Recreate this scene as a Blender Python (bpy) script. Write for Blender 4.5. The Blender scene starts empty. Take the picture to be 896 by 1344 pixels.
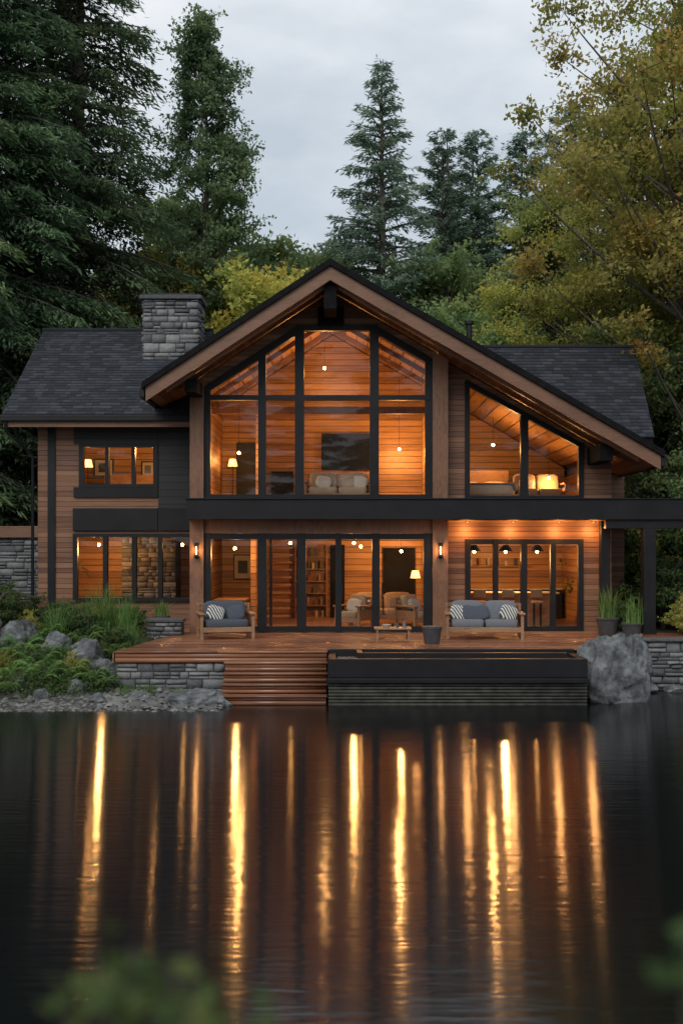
import bpy, math, random
import numpy as np
from mathutils import Vector, noise as mnoise
rng=np.random.default_rng(7); random.seed(7)
sc=bpy.context.scene
COL=sc.collection
R=math.radians

# ------------------------------------------------------------------ helpers
def link(o,parent=None):
    COL.objects.link(o)
    if parent is not None: o.parent=parent
    return o
def empty(name,loc=(0,0,0),rz=0,s=1):
    e=bpy.data.objects.new(name,None); e.location=loc; e.rotation_euler=(0,0,rz)
    e.scale=(s,s,s) if not isinstance(s,tuple) else s
    e.empty_display_size=.3
    return link(e)
def addmesh(name,verts,faces,mat,parent=None,smooth=False,bevel=0):
    me=bpy.data.meshes.new(name); me.from_pydata([tuple(v) for v in verts],[],faces); me.update()
    if smooth:
        for p in me.polygons: p.use_smooth=True
    if mat: me.materials.append(mat)
    o=bpy.data.objects.new(name,me); link(o,parent)
    if bevel:
        b=o.modifiers.new('b','BEVEL'); b.width=bevel; b.segments=2; b.limit_method='ANGLE'
    return o
BF=[(0,3,2,1),(4,5,6,7),(0,1,5,4),(1,2,6,5),(2,3,7,6),(3,0,4,7)]
def box(name,x0,x1,y0,y1,z0,z1,mat,parent=None,bevel=0):
    v=[(x0,y0,z0),(x1,y0,z0),(x1,y1,z0),(x0,y1,z0),(x0,y0,z1),(x1,y0,z1),(x1,y1,z1),(x0,y1,z1)]
    return addmesh(name,v,BF,mat,parent,bevel=bevel)
def prism(name,pts,y0,y1,mat,parent=None,bevel=0):
    n=len(pts)
    v=[(x,y0,z) for x,z in pts]+[(x,y1,z) for x,z in pts]
    f=[tuple(range(n)),tuple(range(2*n-1,n-1,-1))]
    for i in range(n):
        j=(i+1)%n; f.append((j,i,i+n,j+n))
    return addmesh(name,v,f,mat,parent,bevel=bevel)
JIT=[0]
def bar(x0,z0,x1,z1,w,y0,y1,mat,parent,name='frame_bar'):
    JIT[0]+=1; k=(JIT[0]%9)*0.0023
    d=Vector((x1-x0,z1-z0)).normalized(); n=Vector((-d.y,d.x))*w/2
    pts=[(x0-n.x,z0-n.y),(x1-n.x,z1-n.y),(x1+n.x,z1+n.y),(x0+n.x,z0+n.y)]
    return prism(name,pts,y0-k,y1+k,mat,parent)
def cyl(name,p,r,h,mat,parent=None,seg=20,r2=None,axis='Z'):
    r2=r if r2 is None else r2
    v=[];f=[]
    for i in range(seg):
        a=2*math.pi*i/seg; c,s=math.cos(a),math.sin(a)
        for rr,hh in((r,0),(r2,h)):
            v.append((p[0]+rr*c,p[1]+rr*s,p[2]+hh))
    for i in range(seg):
        j=(i+1)%seg; f.append((2*i,2*j,2*j+1,2*i+1))
    f.append(tuple(2*i for i in range(seg))[::-1]); f.append(tuple(2*i+1 for i in range(seg)))
    return addmesh(name,v,f,mat,parent)
def sphere(name,p,r,mat,parent=None,seg=16):
    v=[];f=[];n=seg//2
    for i in range(n+1):
        th=math.pi*i/n
        for j in range(seg):
            ph=2*math.pi*j/seg
            v.append((p[0]+r*math.sin(th)*math.cos(ph),p[1]+r*math.sin(th)*math.sin(ph),p[2]+r*math.cos(th)))
    for i in range(n):
        for j in range(seg):
            k=(j+1)%seg; f.append((i*seg+j,(i+1)*seg+j,(i+1)*seg+k,i*seg+k))
    return addmesh(name,v,f,mat,parent,True)
def pillow(name,c,half,mat,parent=None,e=.45,rot=(0,0,0)):
    v=[];f=[];n=14;m=28
    def sp(a,e): return math.copysign(abs(a)**e,a)
    for i in range(n+1):
        th=-math.pi/2+math.pi*i/n
        for j in range(m):
            ph=2*math.pi*j/m
            v.append((half[0]*sp(math.cos(th),e)*sp(math.cos(ph),e),half[1]*sp(math.cos(th),e)*sp(math.sin(ph),e),half[2]*sp(math.sin(th),e)))
    for i in range(n):
        for j in range(m):
            k=(j+1)%m; f.append((i*m+j,i*m+k,(i+1)*m+k,(i+1)*m+j))
    o=addmesh(name,v,f,mat,parent,True); o.location=c; o.rotation_euler=rot
    return o
def build_quads(name,V,F,rnd,mats,midx=None,smooth=False):
    V=np.asarray(V,dtype=np.float32).reshape(-1,3); F=np.asarray(F,dtype=np.int32).reshape(-1,4)
    me=bpy.data.meshes.new(name)
    me.vertices.add(len(V)); me.vertices.foreach_set('co',V.ravel())
    me.loops.add(len(F)*4); me.loops.foreach_set('vertex_index',F.ravel())
    me.polygons.add(len(F)); me.polygons.foreach_set('loop_start',np.arange(len(F),dtype=np.int32)*4)
    for m in mats: me.materials.append(m)
    if midx is not None: me.polygons.foreach_set('material_index',np.asarray(midx,dtype=np.int32))
    me.update(calc_edges=True)
    a=me.attributes.new('rnd','FLOAT','FACE'); a.data.foreach_set('value',np.asarray(rnd,dtype=np.float32))
    if smooth: me.polygons.foreach_set('use_smooth',np.ones(len(F),dtype=bool))
    me.validate()
    return me

# ------------------------------------------------------------------ materials
def newmat(name):
    m=bpy.data.materials.new(name); m.use_nodes=True
    nt=m.node_tree; b=nt.nodes['Principled BSDF']
    return m,nt,b
def N(nt,t,**k):
    n=nt.nodes.new(t)
    for a,b in k.items(): setattr(n,a,b)
    return n
def ramp(nt,fac,stops):
    r=N(nt,'ShaderNodeValToRGB'); e=r.color_ramp.elements
    e[0].position,e[0].color=stops[0][0],(*stops[0][1],1)
    e[1].position,e[1].color=stops[-1][0],(*stops[-1][1],1)
    for p,c in stops[1:-1]:
        x=e.new(p); x.color=(*c,1)
    nt.links.new(fac,r.inputs[0]); return r.outputs[0]
def M(nt,op,a,b=None):
    n=N(nt,'ShaderNodeMath',operation=op)
    for i,v in enumerate((a,b)):
        if v is None: continue
        if isinstance(v,(int,float)): n.inputs[i].default_value=v
        else: nt.links.new(v,n.inputs[i])
    return n.outputs[0]
def plain(name,col,rough=.5,metal=0,var=.25,scale=6,bump=.0,spec=.5):
    m,nt,b=newmat(name)
    tc=N(nt,'ShaderNodeTexCoord'); no=N(nt,'ShaderNodeTexNoise'); no.inputs['Scale'].default_value=scale; no.inputs['Detail'].default_value=5
    nt.links.new(tc.outputs['Object'],no.inputs['Vector'])
    c=ramp(nt,no.outputs[0],[(.3,tuple(x*(1-var) for x in col)),(.7,tuple(min(1,x*(1+var)) for x in col))])
    nt.links.new(c,b.inputs['Base Color']); b.inputs['Roughness'].default_value=rough; b.inputs['Metallic'].default_value=metal; b.inputs['Specular IOR Level'].default_value=spec
    if bump:
        bu=N(nt,'ShaderNodeBump'); bu.inputs['Strength'].default_value=bump; bu.inputs['Distance'].default_value=.02
        n2=N(nt,'ShaderNodeTexNoise'); n2.inputs['Scale'].default_value=scale*8; n2.inputs['Detail'].default_value=6
        nt.links.new(tc.outputs['Object'],n2.inputs['Vector']); nt.links.new(n2.outputs[0],bu.inputs['Height']); nt.links.new(bu.outputs[0],b.inputs['Normal'])
    return m
def wood(name,c1,c2,axis='Z',plank=.14,sc_=(1.2,1.2,28),rough=.5,groove=.07,useattr=False):
    m,nt,b=newmat(name); L=nt.links.new
    tc=N(nt,'ShaderNodeTexCoord'); sx=N(nt,'ShaderNodeSeparateXYZ'); L(tc.outputs['Object'],sx.inputs[0])
    mp=N(nt,'ShaderNodeMapping'); mp.inputs['Scale'].default_value=sc_; L(tc.outputs['Object'],mp.inputs[0])
    no=N(nt,'ShaderNodeTexNoise'); no.noise_dimensions='4D'; no.inputs['Scale'].default_value=1; no.inputs['Detail'].default_value=6; no.inputs['Roughness'].default_value=.65
    L(mp.outputs[0],no.inputs['Vector'])
    big=N(nt,'ShaderNodeTexNoise'); big.inputs['Scale'].default_value=.7; L(tc.outputs['Object'],big.inputs['Vector'])
    if axis:
        q=M(nt,'DIVIDE',sx.outputs['XYZ'.index(axis)],plank)
        fl=M(nt,'FLOOR',q); fr=M(nt,'FRACT',q)
        wn=N(nt,'ShaderNodeTexWhiteNoise',noise_dimensions='1D'); L(fl,wn.inputs['W']); rnd=wn.outputs['Value']
    elif useattr:
        at=N(nt,'ShaderNodeAttribute',attribute_name='rnd'); rnd=at.outputs['Fac']
    else:
        rnd=big.outputs[0]
    L(M(nt,'MULTIPLY',rnd,30),no.inputs['W'])
    f=M(nt,'ADD',M(nt,'MULTIPLY',no.outputs[0],.65),M(nt,'ADD',M(nt,'MULTIPLY',rnd,.3),M(nt,'MULTIPLY',big.outputs[0],.2)))
    mid=tuple((a+b_)/2 for a,b_ in zip(c1,c2))
    c=ramp(nt,f,[(.3,tuple(x*.45 for x in c1)),(.45,c1),(.6,mid),(.8,c2)])
    h=M(nt,'MULTIPLY',no.outputs[0],.15)
    if axis:
        g=M(nt,'GREATER_THAN',fr,groove)
        mx=N(nt,'ShaderNodeMix',data_type='RGBA'); L(g,mx.inputs['Factor']); mx.inputs['A'].default_value=(*[x*.12 for x in c1],1); L(c,mx.inputs['B']); c=mx.outputs['Result']
        h=M(nt,'ADD',h,g)
    L(c,b.inputs['Base Color']); b.inputs['Roughness'].default_value=rough
    bu=N(nt,'ShaderNodeBump'); bu.inputs['Strength'].default_value=.6; bu.inputs['Distance'].default_value=.012; L(h,bu.inputs['Height']); L(bu.outputs[0],b.inputs['Normal'])
    return m
def attrmat(name,stops,rough=.8,bump=.3,nscale=9,mixn=.35,bd=.03):
    m,nt,b=newmat(name); L=nt.links.new
    tc=N(nt,'ShaderNodeTexCoord'); at=N(nt,'ShaderNodeAttribute',attribute_name='rnd')
    no=N(nt,'ShaderNodeTexNoise'); no.inputs['Scale'].default_value=nscale; no.inputs['Detail'].default_value=10; no.inputs['Roughness'].default_value=.7; L(tc.outputs['Object'],no.inputs['Vector'])
    f=M(nt,'ADD',M(nt,'MULTIPLY',at.outputs['Fac'],1-mixn),M(nt,'MULTIPLY',M(nt,'SUBTRACT',M(nt,'MULTIPLY',no.outputs[0],2.4),.7),mixn))
    L(ramp(nt,f,stops),b.inputs['Base Color']); b.inputs['Roughness'].default_value=rough
    bu=N(nt,'ShaderNodeBump'); bu.inputs['Strength'].default_value=bump; bu.inputs['Distance'].default_value=bd; L(no.outputs[0],bu.inputs['Height']); L(bu.outputs[0],b.inputs['Normal'])
    return m
def leafmat(name,stops,trans=.3,ns=.35,gain=1):
    stops=[(p,tuple(x*gain for x in c)) for p,c in stops]
    m=bpy.data.materials.new(name); m.use_nodes=True; nt=m.node_tree; L=nt.links.new; nt.nodes.remove(nt.nodes['Principled BSDF'])
    at=N(nt,'ShaderNodeAttribute',attribute_name='rnd'); tc=N(nt,'ShaderNodeTexCoord'); oi=N(nt,'ShaderNodeObjectInfo')
    no=N(nt,'ShaderNodeTexNoise'); no.inputs['Scale'].default_value=ns; no.inputs['Detail'].default_value=2; L(tc.outputs['Object'],no.inputs['Vector'])
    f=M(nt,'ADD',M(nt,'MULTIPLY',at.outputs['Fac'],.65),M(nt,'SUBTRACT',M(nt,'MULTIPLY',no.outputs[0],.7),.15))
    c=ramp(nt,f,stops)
    hv=N(nt,'ShaderNodeHueSaturation'); L(c,hv.inputs['Color']); L(M(nt,'ADD',M(nt,'MULTIPLY',oi.outputs['Random'],.45),.8),hv.inputs['Value']); L(M(nt,'ADD',M(nt,'MULTIPLY',oi.outputs['Random'],.03),.485),hv.inputs['Hue'])
    d=N(nt,'ShaderNodeBsdfDiffuse'); L(hv.outputs[0],d.inputs[0])
    tr=N(nt,'ShaderNodeBsdfTranslucent'); L(hv.outputs[0],tr.inputs[0]); mx=N(nt,'ShaderNodeMixShader'); mx.inputs[0].default_value=trans
    L(d.outputs[0],mx.inputs[1]); L(tr.outputs[0],mx.inputs[2]); L(mx.outputs[0],nt.nodes['Material Output'].inputs[0])
    return m
def emis(name,col,s):
    m,nt,b=newmat(name); b.inputs['Emission Color'].default_value=(*col,1); b.inputs['Emission Strength'].default_value=s; b.inputs['Base Color'].default_value=(*col,1); return m

WARM=(1,.46,.14); LG=1.6
SIDING=wood('cedar_siding',(.135,.060,.032),(.30,.145,.077))
POSTW=wood('post_wood',(.135,.062,.034),(.28,.14,.077),axis=None,sc_=(22,22,.9))
SOFFIT=wood('soffit_wood',(.15,.068,.035),(.30,.14,.072),axis='X',plank=.16,sc_=(28,1,28))
FASCIA=wood('fascia_wood',(.13,.062,.035),(.24,.12,.07),axis=None,sc_=(1.2,1.2,22))
INWOOD=wood('interior_planks',(.24,.12,.048),(.54,.30,.125),plank=.19,groove=.09)
INFLOOR=wood('floor_boards',(.2,.1,.05),(.4,.22,.11),axis='Y',plank=.15,sc_=(1.2,28,28),rough=.3)
DECKW=wood('deck_boards',(.15,.058,.032),(.36,.165,.09),axis=None,sc_=(1.3,30,30),rough=.22,useattr=True)
FURNW=wood('teak',(.2,.1,.05),(.42,.24,.13),axis=None,sc_=(3,20,20))
BLACK=plain('black_metal',(.010,.010,.012),.5,var=.3,scale=2,bump=.03,spec=.3)
BLACKM=plain('black_matte',(.010,.010,.011),.9,var=.3,scale=5,spec=.1)
BLACKW=wood('black_cladding',(.010,.010,.011),(.022,.022,.024),axis='Z',plank=.2,rough=.6)
STONE=attrmat('stone_blocks',[(0,(.045,.047,.052)),(.4,(.12,.125,.133)),(.75,(.215,.218,.22)),(1,(.32,.31,.295))],bump=.9,nscale=10)
MORTAR=plain('mortar',(.05,.05,.05),.95)
ROCK=attrmat('granite',[(0,(.02,.022,.022)),(.3,(.075,.08,.082)),(.55,(.15,.16,.165)),(.8,(.24,.25,.255)),(1,(.36,.37,.37))],bump=1,nscale=2.6,mixn=.95,bd=.12)
SHING=attrmat('slate_shingles',[(0,(.009,.011,.015)),(.5,(.023,.027,.036)),(1,(.055,.061,.075))],rough=.85,bump=.4,nscale=40,mixn=.3)
BARK=plain('bark',(.11,.095,.08),.9,var=.5,scale=9,bump=.6)
GREYF=plain('grey_fabric',(.15,.16,.18),.95,var=.15,scale=30,bump=.3)
BLUEF=plain('slate_fabric',(.07,.08,.1),.95,var=.15,scale=30,bump=.3)
BEIGE=plain('beige_fabric',(.34,.25,.17),.95,var=.12,scale=30,bump=.3)
WHITEF=plain('cream_fabric',(.5,.45,.38),.95,var=.12,scale=30,bump=.3)
SCREEN=plain('tv_screen',(.008,.008,.01),.25)
BULB=emis('lit_bulb',(1,.45,.12),110)
SPOT=emis('small_spot',(1,.5,.18),25)
TUBE=emis('lit_tube',(1,.5,.17),7)
GLOW=emis('lamp_shade_lit',(1,.5,.16),2.6)
def stripes():
    m,nt,b=newmat('striped_fabric'); tc=N(nt,'ShaderNodeTexCoord'); w=N(nt,'ShaderNodeTexWave'); w.bands_direction='DIAGONAL'; w.inputs['Scale'].default_value=7; w.inputs['Distortion'].default_value=1.5
    nt.links.new(tc.outputs['Object'],w.inputs[0]); nt.links.new(ramp(nt,w.outputs[0],[(.45,(.05,.055,.06)),(.55,(.6,.58,.54))]),b.inputs['Base Color']); b.inputs['Roughness'].default_value=.9; return m
STRIPE=stripes()
def glassmat():
    m=bpy.data.materials.new('window_glass'); m.use_nodes=True; nt=m.node_tree; nt.nodes.remove(nt.nodes['Principled BSDF'])
    t=N(nt,'ShaderNodeBsdfTransparent'); t.inputs[0].default_value=(.93,.95,.94,1); g=N(nt,'ShaderNodeBsdfGlossy'); g.inputs['Roughness'].default_value=.015
    lw=N(nt,'ShaderNodeLayerWeight'); f=M(nt,'ADD',M(nt,'MULTIPLY',M(nt,'POWER',lw.outputs['Facing'],4),.6),.05)
    mx=N(nt,'ShaderNodeMixShader'); nt.links.new(f,mx.inputs[0]); nt.links.new(t.outputs[0],mx.inputs[1]); nt.links.new(g.outputs[0],mx.inputs[2]); nt.links.new(mx.outputs[0],nt.nodes['Material Output'].inputs[0]); return m
GLASS=glassmat()
def glass(pts,y,parent): return addmesh('glass_pane',[(x,y,z) for x,z in pts],[tuple(range(len(pts)))],GLASS,parent)
def lamp(loc,w,r=.06,parent=None,col=WARM,name='lamp_light'):
    l=bpy.data.lights.new(name,'POINT'); l.energy=w; l.color=col; l.shadow_soft_size=r
    o=bpy.data.objects.new(name,l); o.location=loc; return link(o,parent)

# ------------------------------------------------------------------ world, sun, camera
w=bpy.data.worlds.new('World'); sc.world=w; w.use_nodes=True; nt=w.node_tree; L=nt.links.new
bg=nt.nodes['Background']
sky=N(nt,'ShaderNodeTexSky'); sky.sky_type='NISHITA'; sky.sun_disc=False; sky.sun_elevation=R(40); sky.sun_rotation=R(202)
tc=N(nt,'ShaderNodeTexCoord'); mp=N(nt,'ShaderNodeMapping'); mp.inputs['Scale'].default_value=(1.5,1.5,3.6); mp.inputs['Location'].default_value=(.4,.2,.3); L(tc.outputs['Generated'],mp.inputs[0])
no=N(nt,'ShaderNodeTexNoise'); no.inputs['Scale'].default_value=2.2; no.inputs['Detail'].default_value=6; no.inputs['Roughness'].default_value=.5; L(mp.outputs[0],no.inputs['Vector'])
cl=ramp(nt,no.outputs[0],[(.36,(.58,.655,.73)),(.5,(.76,.82,.88)),(.63,(.98,1.0,1.03))])
sm=N(nt,'ShaderNodeVectorMath',operation='SCALE'); sm.inputs['Scale'].default_value=.09; L(sky.outputs[0],sm.inputs[0])
mx=N(nt,'ShaderNodeMix',data_type='RGBA'); mx.inputs['Factor'].default_value=.9; L(sm.outputs[0],mx.inputs['A']); L(cl,mx.inputs['B'])
L(mx.outputs['Result'],bg.inputs[0]); bg.inputs[1].default_value=1.0
sl=bpy.data.lights.new('sun','SUN'); sl.energy=1.5; sl.angle=R(35); sl.color=(1,.96,.9)
so=bpy.data.objects.new('sun',sl); link(so); so.rotation_euler=(R(50),0,R(-22))
cam=bpy.data.cameras.new('camera'); co=bpy.data.objects.new('camera',cam); link(co); sc.camera=co
co.location=(0,-28,3.3); co.rotation_euler=(R(90),0,0)
cam.sensor_fit='VERTICAL'; cam.sensor_height=36; cam.lens=37.5; cam.shift_y=43/1344
cam.clip_end=3000; cam.clip_start=.05
cam.dof.use_dof=True; cam.dof.focus_distance=29; cam.dof.aperture_fstop=1.25
sc.view_settings.view_transform='Standard'; sc.view_settings.look='None'; sc.view_settings.exposure=0

# ------------------------------------------------------------------ terrain + water
def sstep(a,b,x):
    t=np.clip((x-a)/(b-a),0,1); return t*t*(3-2*t)
def height(x,y):
    x=np.asarray(x,float); y=np.asarray(y,float)
    wob=.25*np.sin(x*1.3)+.15*np.sin(x*3.1+1)+.8*np.sin(x*.11)*sstep(10,25,abs(x))
    shl=-6.55+wob
    d=y-shl
    hl=np.where(d<1.4,.11*d,.154+.82*sstep(1.2,5.6,d))
    hl=np.maximum(hl,-1.6)
    hu=np.where(y>-.05,.9,.25)
    hu=np.where(y<-3.5,-.8,hu)
    hr=np.where(y>-3.55,.97,-1.2)
    a=sstep(-4.75,-4.6,x); b=sstep(6.6,6.8,x)
    h=hl*(1-a)+hu*a*(1-b)+hr*b
    back=sstep(10,20,y)*1.0+np.clip(y-14,0,60)*.2
    h=h+back+ .06*np.sin(x*2.1+y*1.7)*sstep(-5,0,y)*(abs(x)>9.5)
    near=np.clip((-22-y)/4,0,1); near=near*near*(3-2*near)
    h=np.where(y<-20,-1.2+near*2.9,h)
    side=sstep(55,75,abs(x)); h=h*(1-side)+np.maximum(h,2.5)*side
    return h
def axis_(lo,hi,st,far):
    m=np.arange(lo,hi+1e-6,st); g=[];v=st
    p=hi
    while p<far: v*=1.25; p+=v; g.append(p)
    g2=[];v=st;p=lo
    while p>-far: v*=1.25; p-=v; g2.append(p)
    return np.array(g2[::-1]+list(m)+g)
xs=axis_(-20,20,.2,900); ys=axis_(-32,16,.2,900)
X,Y=np.meshgrid(xs,ys); Z=height(X,Y)
nx,ny=len(xs),len(ys); idx=np.arange(nx*ny).reshape(ny,nx)
F=np.stack([idx[:-1,:-1],idx[:-1,1:],idx[1:,1:],idx[1:,:-1]],-1).reshape(-1,4)
def groundmat():
    m,nt,b=newmat('soil_and_moss'); L=nt.links.new; tc=N(nt,'ShaderNodeTexCoord')
    n1=N(nt,'ShaderNodeTexNoise'); n1.inputs['Scale'].default_value=1.1; n1.inputs['Detail'].default_value=8; L(tc.outputs['Object'],n1.inputs['Vector'])
    n2=N(nt,'ShaderNodeTexVoronoi'); n2.inputs['Scale'].default_value=16; L(tc.outputs['Object'],n2.inputs['Vector'])
    c=ramp(nt,n1.outputs[0],[(.35,(.04,.03,.022)),(.5,(.055,.05,.035)),(.65,(.045,.06,.025))])
    L(c,b.inputs['Base Color']); b.inputs['Roughness'].default_value=.95
    bu=N(nt,'ShaderNodeBump'); bu.inputs['Distance'].default_value=.04; L(n2.outputs['Distance'],bu.inputs['Height']); L(bu.outputs[0],b.inputs['Normal']); return m
me=build_quads('ground',np.stack([X,Y,Z],-1),F,np.zeros(len(F)),[groundmat()],smooth=True)
link(bpy.data.objects.new('ground',me))
def watermat():
    m,nt,b=newmat('lake_water'); L=nt.links.new; tc=N(nt,'ShaderNodeTexCoord')
    b.inputs['Base Color'].default_value=(.003,.004,.005,1); b.inputs['IOR'].default_value=1.8
    b.inputs['Roughness'].default_value=.125; b.inputs['Anisotropic'].default_value=.9
    cx=N(nt,'ShaderNodeCombineXYZ'); cx.inputs[1].default_value=1; L(cx.outputs[0],b.inputs['Tangent'])
    def ns(scale,sx,sy,det):
        mp=N(nt,'ShaderNodeMapping'); mp.inputs['Scale'].default_value=(sx,sy,1); L(tc.outputs['Object'],mp.inputs[0])
        n=N(nt,'ShaderNodeTexNoise'); n.inputs['Scale'].default_value=scale; n.inputs['Detail'].default_value=det; L(mp.outputs[0],n.inputs['Vector']); return n.outputs[0]
    h=M(nt,'ADD',M(nt,'MULTIPLY',ns(1,.3,1.5,1),.25),M(nt,'MULTIPLY',ns(1,1.7,12,2),.22))
    bu=N(nt,'ShaderNodeBump'); bu.inputs['Strength'].default_value=1; bu.inputs['Distance'].default_value=.022; L(h,bu.inputs['Height']); L(bu.outputs[0],b.inputs['Normal']); return m
addmesh('lake_water',[(-900,-900,0),(900,-900,0),(900,-2.6,0),(-900,-2.6,0)],[(0,1,2,3)],watermat())

# ------------------------------------------------------------------ masonry / shingles
def stonewall(name,o,u,W,H,nrm,parent=None,hmin=.1,hmax=.22,wmin=.18,wmax=.5,prot=.06):
    o=np.array(o,float);u=np.array(u,float);n=np.array(nrm,float);up=np.array([0,0,1.])
    V=[];F=[];r=[]
    z=0
    while z<H-.02:
        h=min(random.uniform(hmin,hmax),H-z)
        if H-z-h<.05: h=H-z
        x=0
        while x<W-.01:
            wd=random.uniform(wmin,wmax)
            if W-x-wd<.12: wd=W-x
            parts=[(z,h)] if random.random()>.4 or h<.13 else [(z,h*.45),(z+h*.45,h*.55)]
            for zz,hh in parts:
                g=.008; d=random.uniform(.015,prot); j=lambda: random.uniform(-.02,.02)
                a=[(x+g,zz+g),(x+wd-g,zz+g),(x+wd-g,zz+hh-g),(x+g,zz+hh-g)]
                k=len(V)
                for (p,q) in a: V.append(o+u*p+up*q)
                for i,(p,q) in enumerate(a):
                    ip=p+(.02 if i in(0,3) else -.02)+j(); iq=q+(.015 if i<2 else -.015)+j()*.7
                    V.append(o+u*ip+up*iq+n*(d+j()*.8))
                F.append((k+4,k+5,k+6,k+7))
                for i in range(4):
                    l=(i+1)%4; F.append((k+i,k+l,k+4+l,k+4+i))
                r+= [random.random()]*5
            x+=wd
        z+=h
    me=build_quads(name,V,F,r,[STONE]); return link(bpy.data.objects.new(name,me),parent)
def shingles(name,e0,e1,r1,r0,parent,course=.15,tab=.28):
    e0,e1,r1,r0=[np.array(p,float) for p in(e0,e1,r1,r0)]
    n=np.cross(e1-e0,r0-e0); n/=np.linalg.norm(n)
    if n[2]<0:n=-n
    dv=(r0-e0); dv=np.array([0,dv[1],dv[2]]); sl=np.linalg.norm(dv); nc=int(sl/course); V=[];F=[];r=[]
    for j in range(nc):
        t0=j/nc
        a0=e0+(r0-e0)*t0;b0=e1+(r1-e1)*t0
        W=np.linalg.norm(b0-a0); x=-random.random()*tab
        while x<W:
            wd=tab*random.uniform(.6,1.2); u0=max(0,x+.003)/W;u1=min(W,x+wd-.003)/W
            if u1>u0:
                lift=.022+random.uniform(0,.012); dn=-dv/sl*random.uniform(0,.022)
                p0=a0+(b0-a0)*u0;p1=a0+(b0-a0)*u1; up=dv/nc*1.15
                k=len(V)
                V+= [p0+n*lift+dn,p1+n*lift+dn,p1+up+n*.004,p0+up+n*.004,p0+dn-n*.01,p1+dn-n*.01]
                F+= [(k,k+1,k+2,k+3),(k+4,k+5,k+1,k)]; q=random.random(); r+=[q,q*.3]
            x+=wd
    me=build_quads(name,V,F,r,[SHING]); return link(bpy.data.objects.new(name,me),parent)

# ------------------------------------------------------------------ HOUSE
H=empty('lake_house')
AX,AZ=-.28,10.4; LX,LZ=-4.89,7.37; RX,RZ=7.95,5.67
def top(x): return AZ-.657*(AX-x) if x<AX else AZ-.5747*(x-AX)
def und(x): return top(x)-.5
box('ground_floor',-8.25,7.1,.02,9,.6,1.01,INFLOOR,H)
box('upper_floor',-3.8,7.1,.25,9,3.97,4.42,INFLOOR,H)
box('upper_floor_side',-8.2,-3.97,1.4,9,3.9,4.3,INFLOOR,H)
box('lower_ceiling',-3.79,7.08,.26,8.98,3.9,3.965,INWOOD,H)
prism('timber_column',[(-3.96,1),(-3.6,1),(-3.6,und(-3.6)),(-3.96,und(-3.96))],-.12,.2,POSTW,H)
prism('timber_column',[(2.38,1),(2.78,1),(2.78,und(2.78)),(2.38,und(2.38))],-.12,.2,POSTW,H)
prism('gable_wall',[(-3.6,7.38),(-1.1,9.02),(.84,9.02),(2.38,8.12),(2.38,und(2.38)),(AX,und(AX)),(-3.6,und(-3.6))],.0,.2,SIDING,H)
box('spandrel_beam',-3.6,2.38,-.03,.2,3.6,3.95,POSTW,H)
box('spandrel_back',-3.6,2.38,.0,.24,3.952,4.5,BLACK,H)
box('canopy',-3.98,9.4,-.6,-.125,3.95,4.47,BLACK,H,.01)
box('canopy_top_flashing',-4.02,9.44,-.64,-.13,4.472,4.5,BLACK,H)
box('canopy_slab',2.8,7.2,-.12,.29,3.98,4.45,BLACK,H)
box('porch_roof',7.22,9.4,-.12,3.5,3.98,4.45,BLACK,H)
box('canopy_soffit',2.8,9.3,-.5,.28,3.93,3.948,SOFFIT,H)
box('porch_beam',6.8,9.38,-.52,-.3,3.72,3.925,BLACK,H,.008)
box('porch_post',7.77,8.08,-.56,-.26,.98,3.718,BLACK,H,.01)
box('corner_post',6.78,7.02,-.1,.14,.98,3.925,BLACK,H,.01)
def slab(name,x0,x1,dt,th,y0,y1,mat):
    prism(name,[(x0,top(x0)-dt-th),(x1,top(x1)-dt-th),(x1,top(x1)-dt),(x0,top(x0)-dt)],y0,y1,mat,H)
slab('roof_soffit',LX+.06,AX,.1,.32,-1.4,9.5,SOFFIT); slab('roof_soffit',AX,RX-.06,.1,.32,-1.4,9.5,SOFFIT)
slab('roof_fascia',LX+.03,AX,.17,.35,-1.5,-1.402,FASCIA); slab('roof_fascia',AX,RX-.03,.17,.35,-1.5,-1.402,FASCIA)
slab('roof_fascia_inner',LX+.5,AX,.42,.16,-1.25,-1.15,POSTW); slab('roof_fascia_inner',AX,RX-.5,.42,.16,-1.25,-1.15,POSTW)
slab('roof_edge',LX-.06,AX,.0,.165,-1.58,9.6,BLACKM); slab('roof_edge',AX,RX+.06,.0,.165,-1.58,9.6,BLACKM)
box('eave_gutter',RX-.02,RX+.12,-1.5,9.5,RZ-.42,RZ-.17,BLACK,H,.01)
box('eave_gutter',LX-.14,LX+.0,-1.5,9.5,LZ-.4,LZ-.17,BLACK,H,.01)
box('ridge_beam_end',-.44,-.12,-1.35,-.035,9.2,9.86,BLACKM,H,.01)
box('king_block',-.62,.06,-.2,-.033,9.06,9.5,BLACKM,H,.01)
box('purlin_end',-3.95,-3.62,-1.1,-.13,7.15,7.5,BLACKM,H,.01)
box('purlin_end',6.5,6.84,-1.1,.28,5.42,5.85,BLACKM,H,.01)
FY0,FY1=-.02,.12
glass([(-3.58,4.52),(2.36,4.52),(2.36,8.1),(.83,9.0),(-1.09,9.0),(-3.58,7.36)],.06,H)
bar(-3.52,4.5,-3.52,7.4,.17,FY0,FY1,BLACK,H); bar(2.29,4.5,2.29,8.12,.2,FY0,FY1,BLACK,H)
bar(-3.6,4.56,2.38,4.56,.12,FY0,FY1,BLACK,H)
for x,wd,t in((-2.08,.2,8.3),(-1.1,.24,8.95),(.86,.24,8.95)): bar(x,4.5,x,t,wd,FY0-.02,FY1,BLACK,H)
bar(-3.5,7.16,2.3,7.16,.13,FY0-.01,FY1,BLACK,H)
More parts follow.
